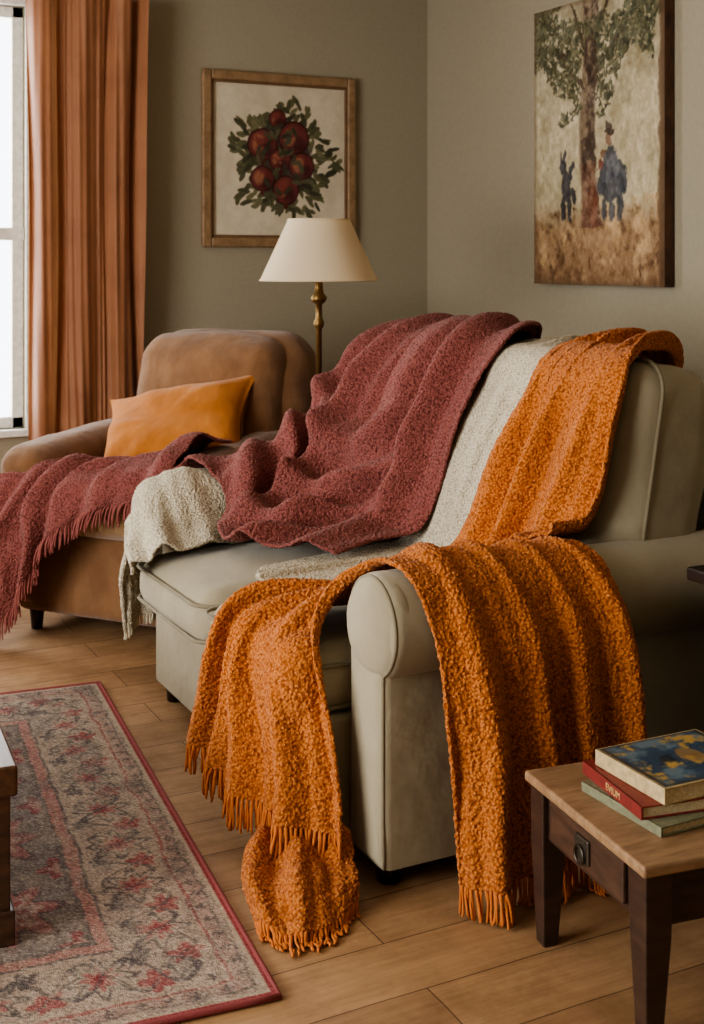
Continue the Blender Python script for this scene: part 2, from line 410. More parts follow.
# ------------------------------------------------------------ cloth
def sdf(P,prims):
    d=np.full(len(P),1e3)
    for pr in prims:
        if pr[0]=='box':
            q=np.abs((P-pr[1])@pr[2])-(pr[3]-pr[4])
            dd=np.linalg.norm(np.maximum(q,0),axis=1)+np.minimum(q.max(1),0)-pr[4]
        else:
            a,b,r=pr[1:]; ab=b-a; t=np.clip((P-a)@ab/(ab@ab),0,1)
            dd=np.linalg.norm(P-a-t[:,None]*ab,axis=1)-r
        d=np.minimum(d,dd)
    return d
I3=np.eye(3)
def B(lo,hi,r=0.03,R=I3):
    lo=np.array(lo,float);hi=np.array(hi,float); return ('box',(lo+hi)/2,R,(hi-lo)/2,r)
SOFA_C=BC+[B((1.22,2.46,0.07),(2.42,3.73,0.36)),B((1.13,2.52,0.32),(2.0,3.67,0.505),0.06),B((2.28,2.44,0.07),(2.46,3.75,0.9),0.04),
  B((1.265,2.355,0.05),(2.44,2.52,0.6)),('cap',np.array((1.32,2.415,0.562)),np.array((2.4,2.415,0.562)),0.116),
  B((1.265,3.66,0.05),(2.44,3.815,0.6)),('cap',np.array((1.32,3.765,0.562)),np.array((2.4,3.765,0.562)),0.116)]
def cB(c,h,r,R=I3): return ('box',cw(*c),Rc@R,np.array(h,float),r)
CH_C=[cB((0,0.42,0.225),(0.40,0.385,0.155),0.03),cB((0,0.28,0.47),(0.28,0.32,0.105),0.06),
  cB((-0.36,0.40,0.36),(0.078,0.395,0.26),0.05),cB((0.36,0.40,0.36),(0.078,0.395,0.26),0.05),
  cB((-0.365,0.39,0.60),(0.11,0.405,0.095),0.08,Rx(2.5)),cB((0.365,0.39,0.60),(0.11,0.405,0.095),0.08,Rx(2.5)),cB((0.05,0.74,0.68),(0.36,0.15,0.4),0.12,Rk)]

def cr(P,t):
    P=np.asarray(P,float); n=len(P); E=np.concatenate([[2*P[0]-P[1]],P,[2*P[-1]-P[-2]]])
    x=np.clip(t,0,1)*(n-1); i=np.minimum(x.astype(int),n-2); f=(x-i)
    f=f.reshape((-1,)+(1,)*(P.ndim-1))
    p0,p1,p2,p3=E[i],E[i+1],E[i+2],E[i+3]
    return 0.5*((2*p1)+(-p0+p2)*f+(2*p0-5*p1+4*p2-p3)*f**2+(-p0+3*p1-3*p2+p3)*f**3)
def resample(P,m):
    Q=cr(P,np.linspace(0,1,200)); s=np.concatenate([[0],np.cumsum(np.linalg.norm(np.diff(Q,axis=0),axis=1))]); s/=s[-1]
    t=np.linspace(0,1,m); return np.stack([np.interp(t,s,Q[:,k]) for k in range(3)],1)

texc=bpy.data.textures.new('nubs','VORONOI'); texc.noise_scale=0.0085; texc.distance_metric='DISTANCE'; texc.weight_1=1.0; texc.noise_intensity=1.0

def throw(name,rows,mat,prims,nu,nv,folds=((7,0.03),),th=0.014,steps=30,iters=6,shear=0.0,guide=0.10,seed=0,nz=0.02,cross=0.0,ampv=None,nub=0.0055,sub=2,swag=0.0,ampu=None,root=None):
    r=np.random.default_rng(seed)
    G=np.stack([resample(x,nv) for x in rows],0)
    P=cr(G,np.linspace(0,1,nu))
    du=np.gradient(P,axis=0); dv=np.gradient(P,axis=1); N=np.cross(du,dv); N/=np.linalg.norm(N,axis=2,keepdims=True)+1e-9
    f=P.reshape(-1,3); e=1e-3; d0=sdf(f,prims); g=np.stack([sdf(f+e*np.eye(3)[k],prims)-d0 for k in range(3)],1)/e
    near=(d0<0.06)&(d0>-0.03)
    if np.sum((g*N.reshape(-1,3)).sum(1)[near])<0: N=-N
    Lu=np.linalg.norm(np.diff(P,axis=0),axis=2).sum(0).mean(); Lv=np.linalg.norm(np.diff(P,axis=1),axis=2).sum(1).mean()
    u=np.linspace(0,1,nu)[:,None]+np.zeros((1,nv)); v=np.linspace(0,1,nv)[None,:]+np.zeros((nu,1))
    ph=r.uniform(0,6.28,12)
    D=np.zeros((nu,nv))
    uu=u+shear*(v-0.5)+0.06*(N2(u*2.5,v*3,seed+1)-0.5)+0.05*(N2(u*5,v*6,seed+2)-0.5)
    for k,(fr,am) in enumerate(folds):
        s=0.5+0.5*np.sin(2*np.pi*fr*(uu+0.10*(N2(u*3+k,v*1.5,seed+3)-0.5))+ph[5+k])
        amp=0.35+1.1*N2(uu*fr*0.9,v*2.2,seed+4+k)
        D+=am*s**1.6*amp
    D+=nz*N2(uu*9,v*4,seed+9)*1.0+nz*0.5*N2(uu*18,v*9,seed+10)
    if cross: D+=cross*N2(u*4,v*Lv*16+2*N2(u*3,v*3,seed+12),seed+11)
    if swag:
        m=np.clip((v-0.45)/0.2,0,1)*np.clip((u-0.1)/0.2,0,1)*np.clip((0.92-u)/0.15,0,1)
        s=0.5+0.5*np.sin(2*np.pi*(v*6.5+2.2*(u-0.55)**2*4+0.25*N2(u*3,v*3,seed+14)))
        D=D*(1-0.35*m)+swag*m*s**1.5
    if ampv is not None: D*=np.interp(v,np.linspace(0,1,len(ampv)),ampv)
    if ampu is not None: D*=np.interp(u,np.linspace(0,1,len(ampu)),ampu)
    P=P+N*D[:,:,None]
    X=P.reshape(-1,3).copy(); idx=np.arange(nu*nv).reshape(nu,nv); groups=[]
    def addg(A,Bx,k):
        A=A.ravel();Bx=Bx.ravel()
        if len(A): groups.append((A,Bx,np.linalg.norm(X[A]-X[Bx],axis=1),k))
    for s in (0,1):
        addg(idx[s:-1:2,:],idx[s+1::2,:][:idx[s:-1:2,:].shape[0]],1.0)
        addg(idx[:,s:-1:2],idx[:,s+1::2][:,:idx[:,s:-1:2].shape[1]],1.0)
        a=idx[s:-1:2,:-1]; b=idx[s+1::2,1:][:a.shape[0]]; addg(a,b,0.5)
        a=idx[s:-1:2,1:]; b=idx[s+1::2,:-1][:a.shape[0]]; addg(a,b,0.5)
    ru=np.arange(nu-2); rv=np.arange(nv-2)
    for s in (0,1):
        a=ru[(ru//2)%2==s]; addg(idx[a,:],idx[a+2,:],0.35)
        a=rv[(rv//2)%2==s]; addg(idx[:,a],idx[:,a+2],0.35)
    G0=X.copy(); Vv=np.zeros_like(X); dt=1/60
    for st in range(steps):
        prev=X.copy(); Vv[:,2]-=9.8*dt; Vv*=0.9; X=X+Vv*dt; X+=(G0-X)*guide
        for it in range(iters):
            for A,Bx,L,k in groups:
                d=X[Bx]-X[A]; l=np.linalg.norm(d,axis=1)+1e-9; c=(0.5*k*(l-L)/l)[:,None]*d
                X[A]+=c; X[Bx]-=c
        for rep in range(2):
            d0=sdf(X,prims); m=np.where(d0<th)[0]
            if len(m):
                Q=X[m]; e=1e-3; g=np.stack([sdf(Q+e*np.eye(3)[k],prims)-d0[m] for k in range(3)],1)
                g/=np.linalg.norm(g,axis=1,keepdims=True)+1e-9
                X[m]+=g*(th-d0[m])[:,None]
                mv=X[m]-prev[m]; tn=mv-(mv*g).sum(1,keepdims=True)*g; X[m]-=tn*0.7
        fl=X[:,2]<th*0.8; X[fl,2]=th*0.8; X[fl,:2]=prev[fl,:2]+(X[fl,:2]-prev[fl,:2])*0.3
        Vv=(X-prev)/dt; sp=np.linalg.norm(Vv,axis=1,keepdims=True); Vv*=np.minimum(1,1.0/(sp+1e-9))
    Y=X.reshape(nu,nv,3)
    for _ in range(2):
        Z=Y.copy(); Z[1:-1]=0.5*Y[1:-1]+0.25*(Y[:-2]+Y[2:]); Y2=Z.copy(); Y2[:,1:-1]=0.5*Z[:,1:-1]+0.25*(Z[:,:-2]+Z[:,2:]); Y=Y2
    X=Y.reshape(-1,3); Xg=Y
    F=[(idx[i,j],idx[i+1,j],idx[i+1,j+1],idx[i,j+1]) for i in range(nu-1) for j in range(nv-1)]
    if root is None: root=empty(name)
    me=bpy.data.meshes.new('cloth'); me.from_pydata(X.tolist(),[],[tuple(map(int,q)) for q in F])
    me.materials.append(mat); me.polygons.foreach_set('use_smooth',[True]*len(me.polygons))
    o=bpy.data.objects.new('cloth',me); C.objects.link(o); o.parent=root
    sm=o.modifiers.new('sol','SOLIDIFY'); sm.thickness=0.011; sm.offset=0
    ss=o.modifiers.new('sub','SUBSURF'); ss.levels=sub; ss.render_levels=sub
    if nub:
        dm=o.modifiers.new('nub','DISPLACE'); dm.texture=texc; dm.texture_coords='LOCAL'; dm.strength=-nub; dm.mid_level=0.4
    return root,Xg

def fringe(root,edge,inner,mat,L=0.075,sp=0.011,seed=0,down=0.85,th=0.0034):
    r=np.random.default_rng(seed); E=np.array(edge); D=np.array(edge)-np.array(inner); D/=np.linalg.norm(D,axis=1,keepdims=True)+1e-9
    s=np.concatenate([[0],np.cumsum(np.linalg.norm(np.diff(E,axis=0),axis=1))]); n=int(s[-1]/sp); parts=[]
    for k in range(n):
        t=(k+0.5)/n*s[-1]; p=np.array([np.interp(t,s,E[:,c]) for c in range(3)]); d=np.array([np.interp(t,s,D[:,c]) for c in range(3)])
        for strand in range(2):
            ln=L*r.uniform(0.8,1.12); pts=[p.copy()-d*0.004]; q=p.copy()+r.normal(size=3)*0.0015; dr=d+r.normal(size=3)*0.14
            for i in range(6):
                g=np.array((0,0,-1.0)); dr=dr*(1-down*0.35)+g*down*0.35*1.3+r.normal(size=3)*0.07; dr/=np.linalg.norm(dr)
                q=q+dr*ln/6
                if q[2]<0.006:
                    h=d.copy(); h[2]=0
                    q[2]=0.006; q[:2]+=h[:2]*ln/6*0.8+r.normal(size=2)*0.003
                pts.append(q.copy())
            rr=th*r.uniform(0.75,1.1); parts.append(tubevf(pts,[rr*1.4,rr*1.2,rr,rr,rr,rr*1.1,rr*0.7],5))
    V,F=merge(parts); return add('fringe',V,F,mat,root,True)

# orange arm throw
rows=[
 [(1.38,2.24,0.09),(1.37,2.265,0.35),(1.35,2.275,0.58),(1.325,2.41,0.695),(1.30,2.49,0.68),(1.26,2.545,0.61),(1.23,2.53,0.50),(1.235,2.47,0.34),(1.235,2.44,0.22),(1.225,2.42,0.14)],
 [(1.50,2.22,0.08),(1.50,2.25,0.35),(1.48,2.27,0.58),(1.45,2.41,0.71),(1.42,2.52,0.665),(1.30,2.60,0.60),(1.18,2.63,0.525),(1.15,2.61,0.40),(1.15,2.57,0.24),(1.14,2.55,0.15)],
 [(1.62,2.24,0.08),(1.62,2.27,0.35),(1.61,2.275,0.58),(1.57,2.41,0.705),(1.52,2.53,0.64),(1.38,2.66,0.565),(1.20,2.72,0.525),(1.14,2.72,0.44),(1.14,2.71,0.28),(1.13,2.71,0.165)],
 [(1.74,2.23,0.08),(1.74,2.26,0.35),(1.73,2.275,0.58),(1.69,2.41,0.705),(1.62,2.54,0.615),(1.46,2.69,0.545),(1.20,2.79,0.525),(1.14,2.80,0.44),(1.13,2.82,0.30),(1.12,2.84,0.18)],
 [(1.86,2.25,0.12),(1.86,2.27,0.35),(1.85,2.275,0.58),(1.81,2.41,0.705),(1.73,2.54,0.60),(1.55,2.72,0.535),(1.21,2.84,0.525),(1.13,2.87,0.44),(1.12,2.92,0.32),(1.11,2.97,0.20)],
]
ot,X1=throw('orange_throw_blanket',rows,M_orange,SOFA_C,100,200,folds=((4.2,0.058),(9.1,0.018)),th=0.015,seed=3,nz=0.022,ampv=(1.0,0.9,0.35,0.45,0.5,0.9,1.0))
fringe(ot,X1[:,0],X1[:,1],M_orf,0.07,seed=1); fringe(ot,X1[:,-1],X1[:,-2],M_orf,0.07,seed=2)
# corner of the same throw pooled on the floor
rows=[
 [(1.24,2.54,0.26),(1.235,2.50,0.12),(1.225,2.45,0.05),(1.215,2.39,0.03),(1.20,2.34,0.016)],
 [(1.20,2.56,0.24),(1.18,2.52,0.11),(1.16,2.46,0.06),(1.13,2.37,0.04),(1.10,2.28,0.016)],
 [(1.18,2.60,0.16),(1.15,2.58,0.08),(1.11,2.52,0.06),(1.06,2.40,0.04),(1.02,2.29,0.016)],
 [(1.17,2.66,0.07),(1.13,2.64,0.05),(1.08,2.58,0.04),(1.02,2.49,0.025),(0.99,2.37,0.016)],
]
_,X1b=throw('x',rows,M_orange,SOFA_C,50,60,folds=((2.6,0.045),(5,0.012)),th=0.016,seed=21,nz=0.02,guide=0.3,root=ot,cross=0.025,ampv=(0.3,0.8,1,0.8,0.3))
fringe(ot,X1b[:,-1],X1b[:,-2],M_orf,0.045,seed=12)
# orange back throw
rows=[
 [(2.42,2.84,0.80),(2.36,2.72,1.02),(2.24,2.56,1.12),(2.08,2.46,1.11),(1.98,2.42,0.97),(1.93,2.42,0.80),(1.87,2.42,0.72),(1.76,2.41,0.72)],
 [(2.41,2.84,0.84),(2.35,2.75,1.06),(2.21,2.60,1.125),(2.05,2.54,1.09),(1.95,2.55,0.93),(1.90,2.58,0.74),(1.83,2.56,0.65),(1.72,2.52,0.65)],
 [(2.40,2.87,0.88),(2.34,2.78,1.07),(2.20,2.67,1.12),(2.04,2.65,1.07),(1.94,2.70,0.90),(1.88,2.74,0.70),(1.82,2.76,0.57),(1.66,2.68,0.56)],
 [(2.40,2.93,0.88),(2.34,2.85,1.07),(2.20,2.75,1.12),(2.03,2.77,1.05),(1.93,2.84,0.85),(1.87,2.91,0.64),(1.80,2.95,0.54),(1.62,2.84,0.54)],
]
ob,X2=throw('orange_throw_blanket',rows,M_orange,SOFA_C,80,110,folds=((3.0,0.055),(6.5,0.018)),th=0.034,seed=5,nz=0.02)
# cream throw on back
rows=[
 [(2.42,3.00,0.85),(2.34,2.92,1.07),(2.20,2.78,1.13),(2.03,2.74,1.06),(1.92,2.79,0.85),(1.87,2.87,0.60),(1.80,2.92,0.53),(1.60,2.94,0.53),(1.30,2.97,0.53)],
 [(2.42,3.10,0.85),(2.34,3.06,1.07),(2.20,2.95,1.13),(2.03,2.92,1.06),(1.92,2.99,0.85),(1.87,3.06,0.60),(1.80,3.09,0.53),(1.60,3.09,0.53),(1.28,3.06,0.53)],
 [(2.42,3.28,0.85),(2.34,3.24,1.07),(2.20,3.15,1.13),(2.03,3.14,1.06),(1.92,3.2,0.85),(1.87,3.26,0.60),(1.80,3.28,0.53),(1.60,3.24,0.53),(1.34,3.17,0.53)],
]
oc,X3=throw('cream_throw_blanket',rows,M_cream,SOFA_C,70,120,folds=((3.5,0.018),(8,0.007)),th=0.012,seed=6,nz=0.008,nub=0.004,ampu=(0.1,0.6,1,0.5,0.1))
# mauve throw on sofa
rows=[
 [(2.42,3.42,0.85),(2.35,3.34,1.04),(2.21,3.11,1.13),(2.05,3.00,1.09),(1.95,3.06,0.90),(1.89,3.13,0.68),(1.83,3.17,0.56),(1.68,3.16,0.54),(1.54,3.12,0.53)],
 [(2.42,3.46,0.85),(2.35,3.39,1.04),(2.20,3.23,1.13),(2.03,3.17,1.09),(1.93,3.23,0.88),(1.84,3.29,0.67),(1.73,3.31,0.57),(1.58,3.29,0.55),(1.42,3.25,0.54)],
 [(2.42,3.54,0.85),(2.35,3.50,1.04),(2.20,3.40,1.13),(2.02,3.36,1.09),(1.91,3.40,0.89),(1.80,3.44,0.69),(1.66,3.45,0.59),(1.48,3.40,0.55),(1.32,3.34,0.54)],
 [(2.42,3.64,0.85),(2.35,3.61,1.04),(2.20,3.57,1.13),(2.02,3.55,1.08),(1.89,3.58,0.90),(1.76,3.61,0.73),(1.60,3.60,0.61),(1.45,3.56,0.57),(1.34,3.50,0.55)],
 [(2.42,3.75,0.82),(2.36,3.74,1.03),(2.22,3.73,1.12),(2.03,3.73,1.06),(1.90,3.73,0.91),(1.77,3.72,0.80),(1.63,3.70,0.73),(1.52,3.67,0.69),(1.42,3.63,0.62)],
 [(2.45,3.86,0.72),(2.38,3.86,0.92),(2.23,3.86,1.02),(2.05,3.84,0.98),(1.92,3.83,0.86),(1.78,3.81,0.77),(1.64,3.79,0.73),(1.50,3.78,0.71),(1.36,3.77,0.705)],
 [(2.45,3.94,0.50),(2.38,3.95,0.65),(2.25,3.94,0.74),(2.08,3.93,0.70),(1.92,3.92,0.64),(1.75,3.91,0.62),(1.58,3.90,0.60),(1.40,3.89,0.60),(1.24,3.88,0.62)],
]
om,X4=throw('mauve_throw_blanket',rows,M_mauve,SOFA_C,140,160,folds=((5.6,0.078),(11,0.022)),th=0.026,seed=8,shear=0.12,nz=0.024,guide=0.28,cross=0.008,ampv=(0.3,0.3,0.55,1.0,1.15,1.0,0.6),swag=0.065,ampu=(0.7,1,1,1,1,0.6,0.2))
# cream throw on far arm
rows=[
 [(1.66,3.94,0.36),(1.66,3.90,0.55),(1.65,3.80,0.69),(1.64,3.70,0.68),(1.62,3.63,0.58),(1.58,3.56,0.53)],
 [(1.46,3.94,0.30),(1.46,3.90,0.55),(1.45,3.80,0.69),(1.44,3.70,0.68),(1.43,3.63,0.58),(1.40,3.50,0.53)],
 [(1.32,3.94,0.24),(1.31,3.90,0.52),(1.29,3.80,0.69),(1.28,3.70,0.69),(1.27,3.62,0.60),(1.25,3.46,0.53)],
 [(1.24,3.93,0.20),(1.22,3.89,0.46),(1.20,3.80,0.63),(1.20,3.70,0.62),(1.19,3.62,0.57),(1.15,3.46,0.52)],
 [(1.21,3.93,0.17),(1.18,3.88,0.38),(1.18,3.79,0.50),(1.17,3.70,0.49),(1.14,3.62,0.48),(1.105,3.50,0.46)],
]
oc2,X5=throw('cream_throw_blanket',rows,M_cream,SOFA_C,80,110,folds=((3.5,0.028),(8,0.010)),th=0.012,seed=11,nz=0.016,cross=0.010,nub=0.0045,ampv=(1,0.7,0.25,0.6,1,1),ampu=(0.1,0.3,0.7,1,1))
fringe(oc2,X5[:,0],X5[:,1],M_crf,0.03,seed=4)
# mauve on chair
R_=lambda L:[cw(*p) for p in L]
rows=[R_([(0.40,0.24,0.71),(0.40,0.16,0.715),(0.39,0.06,0.71),(0.36,-0.04,0.64),(0.32,-0.05,0.55)]),
 R_([(0.22,0.26,0.65),(0.21,0.17,0.65),(0.19,0.05,0.645),(0.13,-0.06,0.59),(0.09,-0.07,0.52)]),
 R_([(0.06,0.24,0.60),(0.04,0.14,0.61),(0.01,0.04,0.61),(-0.05,-0.07,0.55),(-0.09,-0.09,0.42)]),
 R_([(-0.10,0.20,0.60),(-0.11,0.12,0.60),(-0.13,0.02,0.60),(-0.18,-0.08,0.48),(-0.22,-0.10,0.23)]),
 R_([(-0.24,0.12,0.60),(-0.25,0.06,0.60),(-0.27,-0.01,0.57),(-0.31,-0.09,0.38),(-0.34,-0.12,0.07)]),
 R_([(-0.38,0.00,0.58),(-0.39,-0.03,0.56),(-0.41,-0.06,0.50),(-0.45,-0.11,0.28),(-0.48,-0.14,0.03)]),
 R_([(-0.52,-0.01,0.54),(-0.53,-0.04,0.52),(-0.55,-0.06,0.46),(-0.57,-0.11,0.26),(-0.58,-0.14,0.02)])]
omc,X6=throw('mauve_throw_blanket',rows,M_mauve,CH_C,110,90,folds=((6.2,0.055),(11,0.014)),th=0.02,seed=13,nz=0.02,guide=0.2,ampv=(0.3,0.6,1,1.1,1))
fringe(omc,X6[:,-1],X6[:,-2],M_mvf,0.075,seed=6)

# ------------------------------------------------------------ floor lamp
lamp=empty('floor_lamp'); LX,LY=1.985,4.155
lathe('base',[(0.13,0),(0.13,0.012),(0.115,0.022),(0.04,0.03),(0.02,0.05),(0.014,0.08)],(LX,LY,0),M_brass,lamp)
lathe('pole',[(0.011,0.05),(0.011,1.10),(0.018,1.11),(0.020,1.125),(0.012,1.14),(0.012,1.19),(0.026,1.20),(0.030,1.215),(0.018,1.23),(0.015,1.25),(0.015,1.32)],(LX,LY,0),M_brass,lamp)
V=[];F=[];n=64
for k in range(n):
    a=2*math.pi*k/n
    for r_,z_ in ((0.214,1.276),(0.112,1.496),(0.109,1.496),(0.211,1.276)): V.append((LX+r_*math.cos(a),LY+r_*math.sin(a),z_))
for k in range(n):
    j=(k+1)%n
    for s in range(4): F.append((k*4+s,j*4+s,j*4+(s+1)%4,k*4+(s+1)%4))
sh=add('shade',V,F,M_shade,lamp,True); sh.modifiers.new('e','EDGE_SPLIT').split_angle=math.radians(40)
for r_,z_,nm in ((0.214,1.277,'shade_trim_lower'),(0.112,1.496,'shade_trim_upper')):
    tube(nm,[(LX+r_*math.cos(a),LY+r_*math.sin(a),z_) for a in np.linspace(0,2*math.pi,64,endpoint=False)],0.003,M_shade,lamp,6,True)
V,F=merge([tubevf([(LX,LY,1.44),(LX+0.11*math.cos(a),LY+0.11*math.sin(a),1.495)],0.0025,5) for a in (0,2.09,4.19)])
add('shade_spider',V,F,M_brass,lamp)
lathe('bulb',[(0.012,1.32),(0.02,1.34),(0.03,1.38),(0.022,1.415),(0.005,1.43)],(LX,LY,0),mat_plain('bulb_glass',(235,232,222),0.3),lamp,24)

# ------------------------------------------------------------ painted panels
def up(r,n,m,g):
    a=r.uniform(0,1,(g+3,g+3)); y=np.linspace(0,g,n);x=np.linspace(0,g,m)
    yi=y.astype(int);xi=x.astype(int);fy=(y-yi);fx=(x-xi);fy=fy*fy*(3-2*fy);fx=fx*fx*(3-2*fx);fy=fy[:,None];fx=fx[None,:]
    return (a[np.ix_(yi,xi)]*(1-fy)*(1-fx)+a[np.ix_(yi+1,xi)]*fy*(1-fx)+a[np.ix_(yi,xi+1)]*(1-fy)*fx+a[np.ix_(yi+1,xi+1)]*fy*fx)
def fbm(seed,n,m,g=4,o=5):
    r=np.random.default_rng(seed); s=0;w=0
    for k in range(o): s=s+up(r,n,m,g*2**k)*0.6**k; w+=0.6**k
    return s/w
def grid_panel(name,origin,U,Vv,n,m,col,mat,parent):
    s=np.linspace(0,1,n);t=np.linspace(0,1,m); S,T=np.meshgrid(s,t)
    P=np.array(origin)+S[...,None]*np.array(U)+T[...,None]*np.array(Vv); P=P.reshape(-1,3)
    id=np.arange(n*m).reshape(m,n); F=np.stack([id[:-1,:-1],id[:-1,1:],id[1:,1:],id[1:,:-1]],-1).reshape(-1,4)
    me=bpy.data.meshes.new(name); me.from_pydata(P.tolist(),[],F.tolist())
    ca=me.color_attributes.new('Col','FLOAT_COLOR','POINT'); c=s2l(np.clip(col,0,255)).reshape(-1,3)
    ca.data.foreach_set('color',np.concatenate([c,np.ones((len(c),1))],1).ravel())
    me.materials.append(mat); o=bpy.data.objects.new(name,me); C.objects.link(o); o.parent=parent; return o
def ell(S,T,cx,cy,rx,ry,a=0,asp=1.0):
    x=(S-cx);y=(T-cy)*asp; ca,sa=math.cos(a),math.sin(a); return ((x*ca+y*sa)/rx)**2+((-x*sa+y*ca)/ry)**2
def put(I,m,c): 
    m=np.clip(m,0,1)[...,None]; I[:]=I*(1-m)+np.array(c,float)*m
def soft(d,k=6): return np.clip((1-d)*k,0,1)

M_paint=mat_vcol('oil_paint',0.7,90,0.6,0.006); M_print=mat_vcol('print_paper',0.7,300,0.05)
# tree painting
py0,py1,pz0,pz1=4.55,3.71,1.248,2.418
n,m=300,400; asp=(pz1-pz0)/(py0-py1)
S0,T0=np.meshgrid(np.linspace(0,1,n),np.linspace(0,1,m)); I=np.zeros((m,n,3)); r=np.random.default_rng(4)
f1=fbm(1,m,n,5); f2=fbm(2,m,n,12); f3=fbm(3,m,n,24,4); f6=fbm(34,m,n,50,3)
S=S0+0.04*(f3-0.5)+0.02*(f6-0.5); T=T0+0.035*(fbm(33,m,n,24,4)-0.5)+0.015*(fbm(35,m,n,50,3)-0.5)
I[:]=(186,172,142)
I+= (f1-0.5)[...,None]*np.array((60,60,66.)); I-=np.clip((T-0.5)*1.0,0,1)[...,None]*np.array((50,46,40.))
put(I,np.clip((0.30-T+0.08*(f1-0.5))*10,0,1)*0.9,(148,116,84)); put(I,np.clip((0.16-T+0.2*(f2-0.5))*8,0,1)*0.7,(122,92,66))
put(I,np.clip(f2-0.52,0,1)*3.5*(T<0.3),(182,148,106)); put(I,np.clip(0.47-f3,0,1)*4*(T<0.27),(108,82,60))
tw=0.064+0.03*np.clip(0.5-T,0,1)+0.04*np.clip(0.28-T,0,1)*3; tx=0.455+0.015*np.sin(T*9)
tm=np.clip((1-np.abs(S-tx)/tw)*4,0,1)*(T>0.2); put(I,tm,(108,90,74)); put(I,tm*np.clip((S-tx)/tw,0,1),(76,62,54)); put(I,tm*(f3>0.52)*0.6,(142,124,100)); put(I,tm*(f3<0.44)*0.6,(72,58,50))
put(I,tm*(T<0.42)*np.clip(f1*1.4-0.3,0,1),(130,76,56))
for a,L,w,x0_,y0_ in ((2.4,0.45,0.018,0.45,0.66),(0.75,0.42,0.018,0.46,0.70),(2.0,0.35,0.014,0.45,0.78),(1.1,0.35,0.014,0.46,0.80),(2.75,0.35,0.01,0.3,0.8),(0.35,0.35,0.01,0.6,0.8),(2.2,0.25,0.008,0.25,0.7),(0.9,0.25,0.008,0.65,0.72)):
    put(I,soft(ell(S,T,x0_+math.cos(a)*L/2,y0_+math.sin(a)*L/2/asp,L/2,w,a,asp),3)*0.9,(84,70,56))
def canopy(cx): return 0.68+0.12*math.sin(cx*6.4+2.2)+0.05*math.sin(cx*19)
for k in range(3200):
    cx=r.uniform(-0.02,1.0); lo=canopy(cx); cy=lo+(1.03-lo)*r.uniform(0,1)**0.8
    if abs(cx-0.455)<0.06 and cy<0.86: continue
    if N2(np.array([cx*7.0]),np.array([cy*9.0]),3)[0]<0.26: continue
    g=r.uniform(0,1); c=np.array((58,58,44.))*(1-g)+np.array((114,110,82.))*g
    x_=slice(max(0,int((cx-0.06)*n)),max(1,int((cx+0.06)*n))); y_=slice(max(0,int((cy-0.05)*m)),max(1,int((cy+0.05)*m)))
    sub=I[y_,x_]
    if sub.size: put(sub,soft(ell(S[y_,x_],T[y_,x_],cx,cy,r.uniform(0.008,0.024),r.uniform(0.005,0.012),r.uniform(0,3.14),asp),2)*0.8,c)
def fig(parts,c,k=0.85):
    for cx,cy,rx,ry,a in parts: put(I,soft(ell(S,T,cx,cy,rx,ry,a,asp),3)*k,c)
fig(((0.275,0.345,0.045,0.085,0.1),(0.245,0.42,0.032,0.04,0.4),(0.235,0.455,0.012,0.032,0.25),(0.262,0.458,0.012,0.030,-0.2),(0.315,0.40,0.02,0.05,-0.4),(0.25,0.27,0.019,0.065,0),(0.30,0.265,0.02,0.065,0),(0.335,0.31,0.02,0.05,0.2)),(60,58,62))
fig(((0.635,0.34,0.10,0.08,0.0),(0.62,0.42,0.062,0.085,0.1),(0.555,0.36,0.035,0.08,-0.2),(0.70,0.37,0.04,0.085,0.25),(0.57,0.26,0.022,0.065,0),(0.63,0.255,0.025,0.06,0),(0.695,0.265,0.028,0.075,0)),(66,67,72))
fig(((0.61,0.500,0.030,0.038,0),),(132,102,84)); fig(((0.61,0.528,0.040,0.018,0.1),(0.605,0.545,0.026,0.022,0)),(74,62,54))
fig(((0.66,0.41,0.03,0.06,0.3),(0.60,0.39,0.02,0.06,-0.2),(0.68,0.33,0.02,0.04,0)),(104,104,106),0.7); fig(((0.56,0.455,0.02,0.024,0),),(118,90,70)); fig(((0.54,0.42,0.02,0.035,0.2),),(116,70,58))
I+=(f2-0.5)[...,None]*45+(f3-0.5)[...,None]*35+(f6-0.5)[...,None]*50+r.normal(size=(m,n,1))*5; I*=0.98
ed=np.minimum(np.minimum(S0,1-S0),np.minimum(T0,1-T0)*asp); put(I,np.clip((0.03+0.03*(f2-0.5)-ed)*40,0,1)*0.5,(96,78,58)); put(I,np.clip((S-0.955+0.03*(f2-0.5))*60,0,1)*0.7,(84,60,42))
tp=empty('tree_painting'); xf_=XR-0.05
grid_panel('canvas_image',(xf_-0.001,py0,pz0),(0,py1-py0,0),(0,0,pz1-pz0),n,m,I,M_paint,tp)
boxes('wood_panel',[((xf_,py1,pz0),(XR-0.004,py0,pz1))],mat_wood('panel_edge',(58,38,26),(96,64,42),(8,8,3),0.8),tp,0.003)

